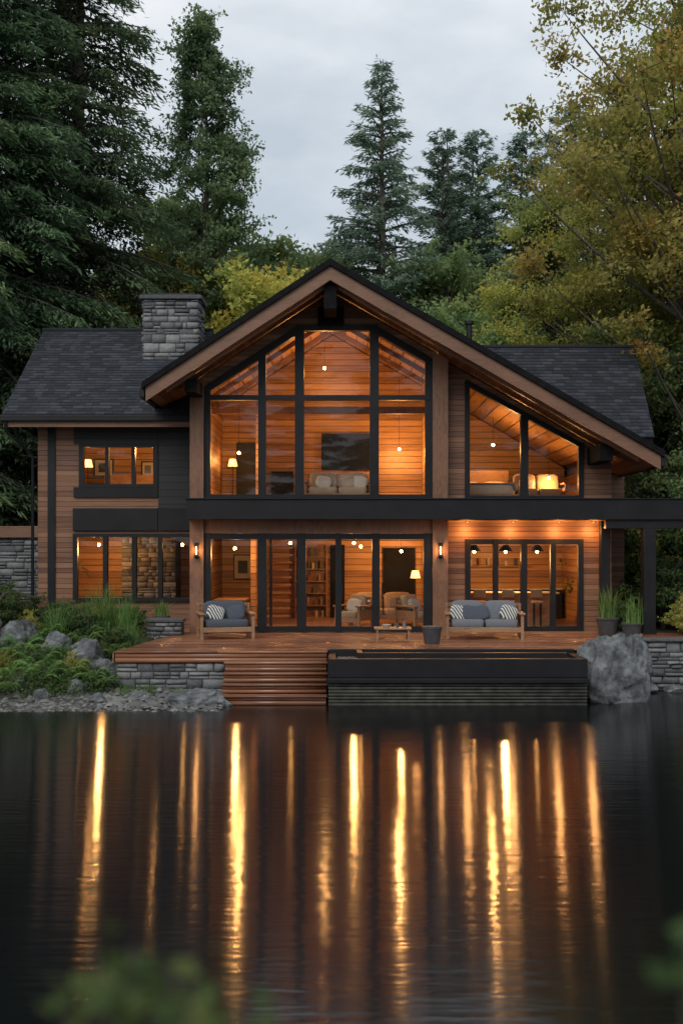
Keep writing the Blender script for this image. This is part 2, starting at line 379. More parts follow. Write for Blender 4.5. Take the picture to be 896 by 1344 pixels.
bar(-3.6,7.33,-1.05,9.0,.18,FY0-.03,FY1,BLACK,H); bar(.8,9.0,2.38,8.08,.18,FY0-.03,FY1,BLACK,H); bar(-1.2,8.99,.95,8.99,.15,FY0-.03,FY1,BLACK,H)
glass([(-3.58,1.03),(2.36,1.03),(2.36,3.58),(-3.58,3.58)],.062,H)
for x,wd in((-3.5,.17),(-2.08,.24),(-1.04,.22),(-.08,.16),(.9,.2),(2.26,.22)): bar(x,1.02,x,3.6,wd,FY0-.02,FY1,BLACK,H)
bar(-3.6,3.52,2.38,3.52,.15,FY0,FY1,BLACK,H); bar(-3.6,1.09,2.38,1.09,.13,FY0,FY1,BLACK,H)
for x in(-1.2,.0,1.05): box('door_handle',x,x+.03,-.09,-.06,1.9,2.3,BLACK,H)
y0,y1=.3,.45
prism('side_wall',[(2.78,1),(3.27,1),(3.27,und(3.27)),(2.78,und(2.78))],y0,y1,SIDING,H)
prism('side_wall',[(6.4,1),(7.15,1),(7.15,und(7.15)),(6.4,und(6.4))],y0,y1,SIDING,H)
box('side_wall',3.27,6.4,y0,y1,3.45,4.5,SIDING,H)
prism('side_wall',[(3.27,7.66),(6.4,5.93),(6.4,und(6.4)),(3.27,und(3.27))],y0,y1,SIDING,H)
G=.36
glass([(3.27,4.5),(6.4,4.5),(6.4,5.93),(3.27,7.66)],G,H)
bar(3.33,4.5,3.33,7.66,.13,.25,.4,BLACK,H); bar(6.34,4.5,6.34,6.0,.13,.25,.4,BLACK,H); bar(3.27,4.55,6.4,4.55,.1,.25,.4,BLACK,H); bar(3.27,7.62,6.42,5.89,.13,.25,.4,BLACK,H); bar(4.84,4.5,4.84,6.75,.2,.24,.4,BLACK,H)
glass([(3.27,1.03),(6.4,1.03),(6.4,3.45),(3.27,3.45)],G,H)
for x,wd in((3.34,.14),(4.08,.13),(4.83,.16),(5.6,.14),(6.33,.14)): bar(x,1.02,x,3.45,wd,.24,.4,BLACK,H)
bar(3.27,3.38,6.4,3.38,.13,.25,.4,BLACK,H); bar(3.27,1.08,6.4,1.08,.12,.25,.4,BLACK,H)
box('end_wall',7.0,7.15,.452,8.9,1,5.35,SIDING,H)
box('main_side_wall',-3.96,-3.8,.21,8.9,1,7.3,SIDING,H)
prism('interior_back_wall',[(-3.8,1),(7.0,1),(7.0,und(7.0)),(AX,und(AX)),(-3.8,und(-3.8))],5.6,5.75,INWOOD,H)
prism('partition_wall',[(2.52,1.01),(2.64,1.01),(2.64,und(2.64)),(2.52,und(2.52))],.21,5.58,INWOOD,H)
box('interior_left_lining',-3.798,-3.75,.2,5.58,1.01,7.3,INWOOD,H)
box('interior_right_lining',6.95,6.998,.46,5.58,1.01,5.4,INWOOD,H)
slab('ceiling_lining',-3.74,AX,.44,.03,.22,5.58,INWOOD); slab('ceiling_lining',AX,2.5,.44,.03,.22,5.58,INWOOD); slab('ceiling_lining',2.66,6.94,.44,.03,.47,5.58,INWOOD)
box('partition_wall',-2.5,-2.38,3.2,5.58,4.42,7.6,INWOOD,H)
box('door_panel',-3.3,-2.7,5.52,5.59,4.42,6.5,BLACK,H)
box('closet_panel',-2.2,-1.5,5.45,5.59,4.42,5.6,BLACK,H)
box('stair_wall',-2.6,-2.45,2.6,5.58,1.01,3.9,INWOOD,H)
box('hall_dark_panel',1.3,2.3,5.5,5.59,1.01,3.2,BLACKM,H); box('hall_dark_panel',-.35,.1,5.5,5.59,1.01,3.3,BLACKM,H)  # solid black slabs; the dark of unlit doorways is put into their colour
box('loft_dark_panel',5.9,6.6,5.5,5.59,4.42,5.3,BLACKM,H)  # black slab on the wall, unlit loft darkness painted in
box('inner_door_frame',-2.02,-1.94,1.9,1.98,1.01,3.899,BLACK,H); box('inner_door_frame',-1.25,-1.17,1.9,1.98,1.01,3.899,BLACK,H)
for yy in(1.4,2.9,4.4):
    for a,b_ in((-3.7,AX),(AX,2.5)):
        prism('roof_rafter',[(a,und(a)-.12),(b_,und(b_)-.12),(b_,und(b_)+.02),(a,und(a)+.02)],yy,yy+.14,FASCIA,H)
box('tie_beam',-3.75,2.5,2.9,3.06,7.1,7.3,FASCIA,H)
y0,y1=1.2,1.35
box('wing_wall',-8.3,-7.33,y0,y1,.8,6.72,SIDING,H)
box('wing_wall',-7.33,-3.97,y0,y1,6.06,6.72,SIDING,H)
box('wing_wall',-7.33,-3.97,y0,y1,3.6,4.87,SIDING,H)
box('wing_wall',-7.33,-3.97,y0,y1,.8,1.75,SIDING,H)
box('wing_wall',-5.01,-3.97,y0,y1,4.87,6.06,SIDING,H)
box('wing_wall',-7.33,-7.16,y0,y1,4.87,6.06,SIDING,H)
box('black_panel',-7.31,-5.01,1.16,1.198,6.06,6.58,BLACKW,H)
box('black_panel',-5.0,-3.97,1.16,1.198,3.7,6.58,BLACKW,H)
box('black_band',-7.33,-5.01,1.12,1.198,3.68,4.3,BLACK,H,.01)
box('black_band',-5.0,-3.97,1.12,1.158,3.69,4.3,BLACK,H)
box('black_sill',-7.31,-5.01,1.13,1.198,4.6,4.87,BLACK,H)
box('black_trim',-8.02,-7.82,1.15,1.198,.9,6.6,BLACK,H)
glass([(-7.16,4.87),(-5.01,4.87),(-5.01,6.06),(-7.16,6.06)],1.26,H)
for x,wd in((-7.1,.13),(-6.4,.1),(-5.68,.1),(-5.07,.13)): bar(x,4.87,x,6.06,wd,1.14,1.3,BLACK,H)
for z in(4.91,6.02): bar(-7.16,z,-5.01,z,.1,1.14,1.3,BLACK,H)
glass([(-7.33,1.75),(-4.0,1.75),(-4.0,3.6),(-7.33,3.6)],1.26,H)
for x,wd in((-7.27,.12),(-6.45,.12),(-5.66,.12),(-4.95,.12),(-4.05,.2)): bar(x,1.75,x,3.6,wd,1.14,1.3,BLACK,H)
for z in(1.8,3.56): bar(-7.33,z,-3.98,z,.1,1.14,1.3,BLACK,H)
box('interior_back_wall',-8.1,-3.97,4.6,4.7,1,6.7,INWOOD,H)
addmesh('wing_gable_wall',[(-8.3,1.352,.8),(-8.3,7.7,.8),(-8.3,7.7,6.9),(-8.3,4.5,9.4),(-8.3,1.352,7.0),(-8.15,1.352,.8),(-8.15,7.7,.8),(-8.15,7.7,6.9),(-8.15,4.5,9.4),(-8.15,1.352,7.0)],[(0,4,3,2,1),(5,6,7,8,9),(0,5,9,4),(4,9,8,3),(3,8,7,2)],SIDING,H)
EZ,ERZ=6.78,9.82
def quadslab(name,e0,e1,r1,r0,th,mat):
    v=[e0,e1,r1,r0]+[(p[0],p[1],p[2]-th) for p in(e0,e1,r1,r0)]
    return addmesh(name,v,[(0,1,2,3),(7,6,5,4),(0,4,5,1),(1,5,6,2),(2,6,7,3),(3,7,4,0)],mat,H)
quadslab('wing_roof_deck',(-9.02,.5,EZ),(-3.9,.5,EZ),(-3.9,4.5,ERZ),(-9.02,4.5,ERZ),.16,BLACKM)
quadslab('wing_roof_deck',(-9.02,8.5,EZ),(-3.9,8.5,EZ),(-3.9,4.5,ERZ),(-9.02,4.5,ERZ),.16,BLACKM)
shingles('wing_roof_shingles',(-9.05,.46,EZ),(-3.9,.46,EZ),(-3.9,4.5,ERZ+.02),(-9.05,4.5,ERZ+.02),H)
shingles('wing_roof_shingles',(-9.05,8.54,EZ),(-3.9,8.54,EZ),(-3.9,4.5,ERZ+.02),(-9.05,4.5,ERZ+.02),H)
box('ridge_cap',-9.08,-3.9,4.38,4.62,ERZ-.03,ERZ+.06,SHING,H,.02)
box('wing_soffit',-9.0,-4.0,.56,1.198,6.6,6.64,SOFFIT,H)
box('wing_gutter',-9.1,-4.0,.38,.5,6.6,6.76,BLACK,H,.015)
box('wing_fascia',-9.02,-4.0,.5,.555,6.45,6.66,FASCIA,H)
def tubeobj(name,pts,r,mat,parent):
    cu=bpy.data.curves.new(name,'CURVE'); cu.dimensions='3D'; cu.bevel_depth=r; cu.bevel_resolution=3
    s=cu.splines.new('POLY'); s.points.add(len(pts)-1)
    for p,q in zip(s.points,pts): p.co=(*q,1)
    cu.materials.append(mat); return link(bpy.data.objects.new(name,cu),parent)
tubeobj('downspout',[(-8.95,.45,6.6),(-8.95,.5,6.35),(-8.6,1.0,5.95),(-8.42,1.12,5.7),(-8.42,1.12,1.0)],.045,BLACK,H)
for ye in(2,8):
    quadslab('rear_roof_deck',(6.95,ye,6.33),(8.75,ye,6.33),(9.02,5,9.4),(1.6,5,9.4),.16,BLACKM)
shingles('rear_roof_shingles',(6.9,1.96,6.33),(8.78,1.96,6.33),(9.05,5,9.42),(1.55,5,9.42),H)
box('ridge_cap',1.6,9.05,4.9,5.1,9.38,9.47,SHING,H,.02)
box('rear_wall',7.16,8.1,2.6,8,1,6.6,SIDING,H)
cyl('flue_pipe',(3.85,4.2,8.0),.09,1.95,BLACK,H); cyl('flue_cap',(3.85,4.2,9.95),.14,.1,BLACK,H)
cx0,cx1,cy0,cy1=-5.75,-4.15,3.0,4.1
box('chimney_core',cx0,cx1,cy0,cy1,7.6,10.42,MORTAR,H)
stonewall('chimney_stones',(cx0,cy0-.002,7.6),(1,0,0),cx1-cx0,2.82,(0,-1,0),H,wmin=.12,wmax=.5,hmin=.1,hmax=.3)
stonewall('chimney_stones',(cx0-.002,cy1,7.6),(0,-1,0),cy1-cy0,2.82,(-1,0,0),H)
stonewall('chimney_stones',(cx1+.002,cy0,7.6),(0,1,0),cy1-cy0,2.82,(1,0,0),H)
box('chimney_cap',cx0-.1,cx1+.1,cy0-.1,cy1+.1,10.43,10.55,STONE,H,.02)
box('chimney_cap_top',cx0+.1,cx1-.1,cy0+.1,cy1-.1,10.55,10.64,BLACK,H,.01)
box('annex_core',-9.6,-8.32,2.0,4.5,.8,3.5,MORTAR,H)
stonewall('annex_stones',(-9.6,1.998,.8),(1,0,0),1.28,2.7,(0,-1,0),H)
box('annex_cap',-9.7,-8.31,1.85,4.6,3.5,3.82,FASCIA,H,.01)
box('fireplace_core',-6.5,-4.9,3.6,4.58,1.01,3.9,MORTAR,H)
stonewall('fireplace_stones',(-6.5,3.598,1.01),(1,0,0),1.6,2.85,(0,-1,0),H)
def sconce(x,y,z):
    s=empty('wall_sconce',(x,y,z))
    box('backplate',-.05,.05,-.03,0,-.2,.2,BLACK,s); box('cap',-.06,.06,-.15,-.03,.12,.15,BLACK,s); box('base',-.06,.06,-.15,-.03,-.15,-.12,BLACK,s)
    cyl('lit_tube',(0,-.09,-.1),.018,.2,TUBE,s,12)
    lamp((0,-.22,.0),9,.05,s)
sconce(-3.78,-.121,3.15); sconce(2.58,-.121,3.15)
for x in(3.3,4.5,5.7,6.6):
    d=empty('downlight',(x,-.02,3.92)); cyl('trim_ring',(0,0,-.02),.06,.02,BLACK,d,16); cyl('lens',(0,0,-.028),.03,.007,GLOW,d,16)
    lamp((0,-.05,-.25),26,.1,d)
def pendant(x,y,z,ztop,w,r=.04,shade=False):
    p=empty('pendant_lamp',(x,y,z)); cyl('cord',(0,0,.05),.005,ztop-z-.05,BLACK,p,6)
    sphere('bulb',(0,0,0),r,BULB,p,12)
    if shade: cyl('shade',(0,0,.02),.2,.18,BLACK,p,18,.07)
    if w: lamp((0,0,-r-.1),w*LG,.08,p)
    return p
for a in[(-2.9,2.2,5.9,7.9,70),(-.5,3.4,8.5,9.6,75),(1.75,4.4,6.2,8.4,95)]: pendant(*a)
for a in[(4.4,3.0,6.2,7.0,65),(5.9,2.4,5.2,6.1,30)]: pendant(*a)
for a in[(-2.95,1.6,3.2,3.9,60),(-1.5,3.4,3.35,3.9,0),(.35,2.2,3.35,3.9,70),(.55,2.35,3.25,3.9,0),(1.8,4.2,3.1,3.9,60)]: pendant(*a)
for a in[(3.8,2.6,3.1,3.9,0),(4.7,2.6,3.1,3.9,130),(5.6,2.6,3.1,3.9,0)]: pendant(*a,.04,True)
pendant(-5.3,2.4,6.1,6.6,60); pendant(-6.9,2.4,3.3,3.9,70); pendant(-4.5,2.2,3.3,3.9,0)
cs=empty('ceiling_spots')
for x in(-3.0,-1.7,1.4,2.1): sphere('spot',(x,1.0,und(x)),.022,SPOT,cs,8)

# ------------------------------------------------------------------ furniture
def seat(name,loc,Wd,rz,cush,fab,pills,depth=.85,frame=FURNW,hb=.95):
    e=empty(name,loc,rz); n=cush; hw=Wd/2
    for x in(-hw+.05,hw-.05):
        for y in(-depth/2+.05,depth/2-.05): box('leg',x-.035,x+.035,y-.035,y+.035,0,.6 if y<0 else hb-.1,frame,e,.006)
        box('armrest',x-.07,x+.07,-depth/2-.03,depth/2+.03,.6,.645,frame,e,.01)
        box('side_panel',x-.018,x+.018,-depth/2+.1,depth/2-.1,.22,.5,frame,e,.005)
    box('seat_rail',-hw+.086,hw-.086,-depth/2+.01,-depth/2+.07,.18,.3,frame,e,.006)
    box('seat_base',-hw+.09,hw-.09,-depth/2+.075,depth/2-.04,.24,.29,frame,e)
    for k in range(4): box('back_slat',-hw+.087,hw-.087,depth/2-.06,depth/2-.035,.35+.14*k,.43+.14*k,frame,e,.004)
    cw=(Wd-.26)/n
    for i in range(n):
        cx=-hw+.13+cw*(i+.5)
        pillow('seat_cushion',(cx,-.05,.38),(cw/2*.98,depth*.43,.1),fab,e,.28)
        pillow('back_cushion',(cx,depth*.25,.66),(cw/2*.95,.11,.26),fab,e,.4,(R(-12),0,0))
    for (px,pm,rr) in pills: pillow('throw_pillow',(px,-.0,.62),(.22,.08,.19),pm,e,.55,(R(-18),R(rr),0))
    return e
seat('outdoor_armchair',(-2.85,-1.75,1.0),1.35,R(14),1,BLUEF,[(-.25,STRIPE,18),(.25,BLUEF,-8)])
seat('outdoor_sofa',(3.5,-1.75,1.0),1.9,R(-4),2,GREYF,[(-.62,STRIPE,12),(-.1,BLUEF,-10),(.6,STRIPE,20),(-.35,BLUEF,5)])
seat('sofa',(-.1,1.9,4.42),1.9,0,2,BEIGE,[(-.4,WHITEF,10),(.3,BEIGE,-10),(.6,WHITEF,8)],hb=.85)
seat('sofa',(1.2,2.6,1.01),1.9,0,2,BEIGE,[(-.5,WHITEF,10),(.4,GREYF,-10)])
seat('lounge_chair',(2.0,1.2,1.01),.8,R(40),1,BEIGE,[(0,STRIPE,5)])
seat('lounge_chair',(.35,1.3,1.01),.8,R(-30),1,BEIGE,[(0,WHITEF,5)])
seat('sofa',(5.6,2.6,4.42),1.6,0,2,BEIGE,[(-.3,WHITEF,10)],hb=.85)
def bed(loc):
    b=empty('bed',loc); box('bed_frame',-.85,.85,-1,1,0,.3,FURNW,b,.02); pillow('mattress',(0,0,.42),(.82,.98,.16),WHITEF,b,.25)
    box('headboard',-.9,.9,.98,1.05,0,1.1,FURNW,b,.02); pillow('pillow',(-.4,.65,.64),(.34,.22,.1),WHITEF,b,.5); pillow('pillow',(.4,.65,.64),(.34,.22,.1),WHITEF,b,.5); pillow('blanket',(0,-.4,.5),(.86,.55,.13),GREYF,b,.25)
bed((-6.2,3.0,4.3)); bed((4.1,2.9,4.42))
tv=empty('television',(.15,5.55,6.2)); box('bezel',-.78,.78,-.06,0,-.55,.6,BLACK,tv,.01); box('screen',-.75,.75,-.064,-.061,-.52,.57,SCREEN,tv); box('media_shelf',-1.0,1.0,-.35,.0,-1.1,-1.0,FURNW,tv,.01)
def picture(x,y,z,w_,h_,c):
    p=empty('framed_picture',(x,y,z)); box('frame',-w_/2,w_/2,-.04,0,-h_/2,h_/2,BLACK,p,.005); box('mat_board',-w_/2+.04,w_/2-.04,-.044,-.041,-h_/2+.04,h_/2-.04,WHITEF,p); box('print',-w_/4,w_/4,-.048,-.045,-h_/4,h_/4,c,p)
picture(-7.25,4.59,5.65,.6,.55,BLUEF); picture(-5.9,4.59,5.6,.4,.5,GREYF); picture(-3.1,5.59,2.6,.6,.8,BLUEF)
def bookcase(loc,Wd,Ht,nm='bookcase'):
    b=empty(nm,loc); n=int(Ht/.38)
    box('side',-Wd/2,-Wd/2+.03,-.3,0,0,Ht,FURNW,b); box('side',Wd/2-.03,Wd/2,-.3,0,0,Ht,FURNW,b); box('back',-Wd/2+.03,Wd/2-.03,-.02,0,0,Ht,FURNW,b)
    cols=[plain('book_cloth',c,.8) for c in((.2,.08,.05),(.06,.08,.1),(.3,.22,.14),(.1,.1,.06),(.4,.33,.25))]
    for k in range(n+1):
        z=k*(Ht-.03)/n; box('shelf',-Wd/2+.031,Wd/2-.031,-.29,-.021,z,z+.03,FURNW,b)
        if k<n:
            x=-Wd/2+.06
            while x<Wd/2-.12:
                t=random.uniform(.03,.07)
                if random.random()<.5: box('book',x,x+t,-.24,-.05,z+.031,z+.031+random.uniform(.18,.28),random.choice(cols),b)
                x+=t+.004+(random.random()<.2)*.12
bookcase((-.95,5.58,1.01),1.0,2.3)
k=empty('kitchen_island',(4.9,2.8,1.01)); box('cabinet',-1.2,1.2,-.35,.35,0,.88,FURNW,k,.01); box('countertop',-1.3,1.3,-.42,.42,.881,.93,WHITEF,k,.01)
for x in(3.9,4.7,5.5):
    s=empty('bar_stool',(x,2.0,1.01)); cyl('seat',(0,0,.65),.18,.06,BEIGE,s)
    for a in range(4): cyl('leg',(.13*math.cos(a*1.57+.78),.13*math.sin(a*1.57+.78),0),.015,.65,BLACK,s,8)
    box('backrest',-.17,.17,.14,.17,.8,1.02,BEIGE,s,.01)
kb=empty('kitchen_cabinets',(4.9,5.58,1.01)); box('lower_cabinets',-1.9,1.9,-.6,0,0,.9,BLACK,kb,.01); box('worktop',-1.92,1.92,-.63,0,.901,.94,WHITEF,kb); box('upper_shelf',-1.9,1.0,-.3,0,1.6,1.64,FURNW,kb)
for i in range(10): cyl('jar',(-1.7+i*.28,-.15,1.641),.05,random.uniform(.12,.25),random.choice([WHITEF,BLUEF,FURNW]),kb,12)
def floorlamp(x,y,z,w=12):
    f=empty('floor_lamp',(x,y,z)); cyl('base',(0,0,0),.14,.03,BLACK,f); cyl('stem',(0,0,.03),.012,1.3,BLACK,f,8); cyl('shade',(0,0,1.3),.15,.22,GLOW,f,20,.1); lamp((0,-.25,1.45),w*LG,.12,f)
floorlamp(-3.35,4.9,4.42); floorlamp(2.2,3.8,1.01); floorlamp(-7.5,3.6,4.3)
st=empty('staircase')
for i in range(12): box('tread',-2.3+.0,-1.5,2.9+.2*i,3.15+.2*i,1.2+.22*i,1.25+.22*i,FURNW,st)
dt=empty('dining_table',(-3.1,2.2,1.01)); box('top',-.45,.45,-.6,.6,.72,.77,FURNW,dt,.01)
for x in(-.38,.38):
    for y in(-.5,.5): box('leg',x-.03,x+.03,y-.03,y+.03,0,.72,FURNW,dt)

# ------------------------------------------------------------------ deck, steps, pool
D=empty('timber_deck')
V=[];F=[];r=[]
def board(x0,x1,y0,y1,z0,z1):
    k=len(V)
    V.extend([(x0,y0,z0),(x1,y0,z0),(x1,y1,z0),(x0,y1,z0),(x0,y0,z1),(x1,y0,z1),(x1,y1,z1),(x0,y1,z1)])
    F.extend([tuple(k+i for i in f) for f in BF]); r.extend([random.random()]*6)
y=-5.02
while y<-.15:
    x0=-4.9+(y+5)/5*.7; x1=9.5 if y>-3.55 else(6.0 if y>-4.6 else -.3)
    x=x0
    while x<x1-.01:
        l=random.uniform(2.2,4.2); e=min(x1,x+l)
        if x1-e<.8: e=x1
        board(x,e-.004,y,y+.134,.965,1.0+random.uniform(-.0015,.0015)); x=e
    y+=.14
for i in range(1,5):
    zt=1-.2*i; yf=-5.02-.27*i
    for q in range(2): board(-2.5,-.3,yf+q*.138,yf+q*.138+.133,zt-.04,zt)
    for q in range(2): board(-2.48,-.32,yf+.04,yf+.06,zt-.042-.078*(q+1)+.004,zt-.042-.078*q)
board(-4.88,-.32,-4.99,-4.965,.86,.962); board(-4.88,-.32,-4.985,-4.96,.76,.855)
me=build_quads('deck_boards',V,F,r,[DECKW]); link(bpy.data.objects.new('deck_boards',me),D)
box('deck_joists',-4.6,6.0,-4.4,-.2,.7,.96,BLACK,D); box('deck_joists',6.01,9.4,-3.4,-.2,.7,.96,BLACK,D)
box('step_stringer',-2.47,-.34,-5.9,-4.99,-.4,.1,BLACK,D)
box('deck_side_trim',-4.93,-4.905,-5,-4.2,.76,.96,FURNW,D)
sw=empty('stone_retaining_wall'); box('core',-4.85,-2.52,-4.9,-4.6,-.5,.74,MORTAR,sw); stonewall('stones',(-4.85,-4.902,-.3),(1,0,0),2.33,1.04,(0,-1,0),sw)
stonewall('stones',(-4.852,-1.5,-.3),(0,-1,0),3.4,1.04,(-1,0,0),sw)
sw=empty('stone_retaining_wall'); box('core',6.1,14,-3.6,-3.3,-.5,1.06,MORTAR,sw); stonewall('stones',(6.1,-3.602,-.3),(1,0,0),7.9,1.38,(0,-1,0),sw,hmin=.08,hmax=.2,prot=.09)
box('coping',6.05,14,-3.72,-3.25,1.09,1.16,STONE,sw,.02)
sw=empty('stone_bench_wall'); box('core',-4.95,-4.05,-.9,-.5,.8,1.32,MORTAR,sw); box('cap',-5.0,-4.0,-.95,-.45,1.33,1.42,STONE,sw,.02); stonewall('stones',(-4.95,-.902,.8),(1,0,0),.9,.52,(0,-1,0),sw)
P=empty('plunge_pool')
x0,x1,y0,y1=-.28,5.06,-6.05,-4.65
box('front_wall',x0,x1,y0,y0+.16,.56,.95,BLACK,P,.012); box('back_wall',x0,x1,y1-.14,y1,.3,1.03,BLACK,P,.01)
box('left_wall',x0,x0+.16,y0+.161,y1-.141,.3,.949,BLACK,P,.01); box('right_wall',x1-.16,x1,y0+.161,y1-.141,.3,.949,BLACK,P,.01)
GRAV=attrmat('pebbles',[(0,(.03,.03,.032)),(.5,(.11,.11,.105)),(1,(.28,.27,.25))],bump=.4)
box('gravel_fill',x0+.16,x1-.16,y0+.16,y1-.14,.5,.86,MORTAR,P)
box('inner_rim',x0+.6,x1-.3,y0+.55,y0+.68,.862,1.02,BLACK,P,.01)
box('inner_rim_side',x0+.6,x0+.72,y0+.681,y1-.141,.862,1.02,BLACK,P,.01)
box('ledge',x0-.02,x1+.02,y0-.08,y0+.16,.46,.555,BLACK,P,.01)
box('lower_core',x0+.02,x1-.02,y0+.06,y0+.5,-.5,.458,BLACK,P)
SL=plain('weathered_slat',(.05,.05,.038),.7,var=.6,scale=5)
V=[];F=[];r=[]
for q in range(7): board(x0+.01,x1-.01,y0+.01,y0+.058,-.02+q*.068,.03+q*.068)
me=build_quads('slats',V,F,r,[SL]); link(bpy.data.objects.new('slats',me),P)
def pebbles(name,pts,smin,smax,mat,parent=None):
    base=np.array([(0,0,.6),(1,0,0),(.3,.95,0),(-.8,.6,.05),(-.8,-.6,0),(.3,-.95,.05)],float)
    V=[];F=[];r=[]
    for p in pts:
        s=random.uniform(smin,smax)*random.uniform(.6,1.3)*(1+1.2*(random.random()<.06)); a=random.uniform(0,6.28); c,sn=math.cos(a),math.sin(a)
        b=base*np.array([1,random.uniform(.5,.9),random.uniform(.5,1)])*s*(1+rng.uniform(-.2,.2,(6,1)))
        q=np.stack([b[:,0]*c-b[:,1]*sn,b[:,0]*sn+b[:,1]*c,b[:,2]],-1)+np.array(p)
        k=len(V); V.extend(q); F+= [(k,k+1,k+2,k+3),(k,k+3,k+4,k+5)]
        k2=len(V); V.extend([q[0],q[5],q[1],(q[1]+q[5])/2-np.array([0,0,s*.2])]); F.append((k2,k2+1,k2+3,k2+2))
        r+=[random.random()]*3
    me=build_quads(name,V,F,r,[mat]); return link(bpy.data.objects.new(name,me),parent)
pts=[]
for i in range(6500):
    x=random.uniform(-16,-2.4); yy=random.uniform(-6.9,-4.3)
    if x>-4.9 and yy>-5.0: continue
    h=float(height(x,yy)) if x<-4.7 else float(height(-4.8,yy))
    if -.08<h<.36: pts.append((x,yy,max(h,-.03)))
pebbles('shore_gravel',pts,.03,.09,GRAV)
pts=[(random.uniform(x0+.2,x1-.2),random.uniform(y0+.17,y1-.15),.86) for i in range(2500)]
pebbles('pool_pebbles',pts,.02,.035,GRAV,P)

# ------------------------------------------------------------------ boulders
def boulder(loc,s,seed,name='boulder',cuts=18,rz=0,sub=6):
    import bmesh
    bm=bmesh.new(); bmesh.ops.create_icosphere(bm,subdivisions=sub,radius=1)
    rd=random.Random(seed); pl=[]
    for i in range(cuts):
        n=Vector((rd.gauss(0,1),rd.gauss(0,1),rd.gauss(0,.8))).normalized(); pl.append((n,rd.uniform(.58,.86)))
    o=Vector((seed*3.1,0,0))
    for v in bm.verts:
        c=v.co.copy()
        for n,d in pl:
            t=c.dot(n)-d
            if t>0: c-=n*t*.97
        nn=v.co.normalized()
        rg=1-abs(mnoise.noise(c*1.7+o))*2
        c+=nn*(mnoise.fractal(c*1.3+o,1,2,4)*.10+mnoise.fractal(c*6+o,.8,2,5)*.05-max(0,rg-.82)*.35)
        v.co=Vector((c.x*s[0],c.y*s[1],c.z*s[2]))
    me=bpy.data.meshes.new(name); bm.to_mesh(me); bm.free(); me.materials.append(ROCK)
    for p in me.polygons: p.use_smooth=True
    ob=bpy.data.objects.new(name,me); ob.location=loc; ob.rotation_euler=(0,0,rz); link(ob); return ob
boulder((5.72,-5.2,.5),(1.02,.85,1.2),3,rz=.3)
boulder((-2.95,-6.1,.05),(.85,.45,.36),5)
for i,(x,y,sx,sz) in enumerate([(-9.2,-1.9,1.2,.75),(-7.9,-1.9,.8,.6),(-10.4,-2.6,.9,.7),(-5.85,-3.5,.65,.6),(-5.25,-4.2,.5,.5),(-6.7,-2.7,.6,.5),(-8.0,-6.15,.42,.24),(-4.3,-5.6,.34,.22),(-6.9,-5.1,.4,.33),(-5.6,-5.4,.34,.28),(-9.4,-6.4,.5,.28),(-8.8,-5.3,.4,.33),(-9.8,-4.6,.5,.4),(-7.6,-5.5,.28,.22),(-6.2,-5.9,.3,.2),(-5.0,-6.0,.26,.16),(-3.9,-6.2,.2,.13)]):
    boulder((x,y,max(0,float(height(x,y)))+.12*sz),(sx,sx*.7,sz),10+i,rz=i,sub=5)
for i,(x,y,s) in enumerate([(6.75,-4.0,.38),(7.4,-4.1,.22),(6.2,-4.3,.42),(8.2,-4.0,.3)]): boulder((x,y,.05),(s,s*.8,s*.6),40+i,sub=5)

# ------------------------------------------------------------------ vegetation
def unit(v): return v/np.maximum(np.linalg.norm(v,axis=-1,keepdims=True),1e-6)
def lquads(C,U,Nn,l,w_):
    U=unit(U); S=unit(np.cross(U,Nn)); l=np.asarray(l).reshape(-1,1); w_=np.asarray(w_).reshape(-1,1)
    return np.stack([C-U*l,C+S*w_-U*l*.1,C+U*l,C-S*w_-U*l*.1],1)
class TB:
    def __init__(s): s.V=[];s.F=[];s.n=0
    def tube(s,P,r,k=6):
        P=np.asarray(P,float); n=len(P); r=np.asarray(r,float)
        T=unit(np.gradient(P,axis=0)); ref=np.array([0,0,1.]) if abs(T[0][2])<.8 else np.array([1.,0,0])
        A=unit(np.cross(T,ref)); B=np.cross(T,A); a=np.arange(k)*2*np.pi/k
        V=P[:,None]+r[:,None,None]*(np.cos(a)[None,:,None]*A[:,None]+np.sin(a)[None,:,None]*B[:,None])
        i=np.arange(n-1)[:,None]; j=np.arange(k)[None]; j2=(j+1)%k
        F=np.stack([i*k+j,i*k+j2,(i+1)*k+j2,(i+1)*k+j],-1).reshape(-1,4)+s.n
        s.V.append(V.reshape(-1,3)); s.F.append(F); s.n+=n*k
    def mesh(s,name): 
        F=np.concatenate(s.F); return build_quads(name,np.concatenate(s.V),F,np.zeros(len(F)),[BARK],smooth=True)
def leafmesh(name,Q,r,mat):
    Q=np.concatenate(Q); r=np.concatenate(r); return build_quads(name,Q.reshape(-1,3),np.arange(len(Q)*4).reshape(-1,4),np.clip(r,0,1),[mat])
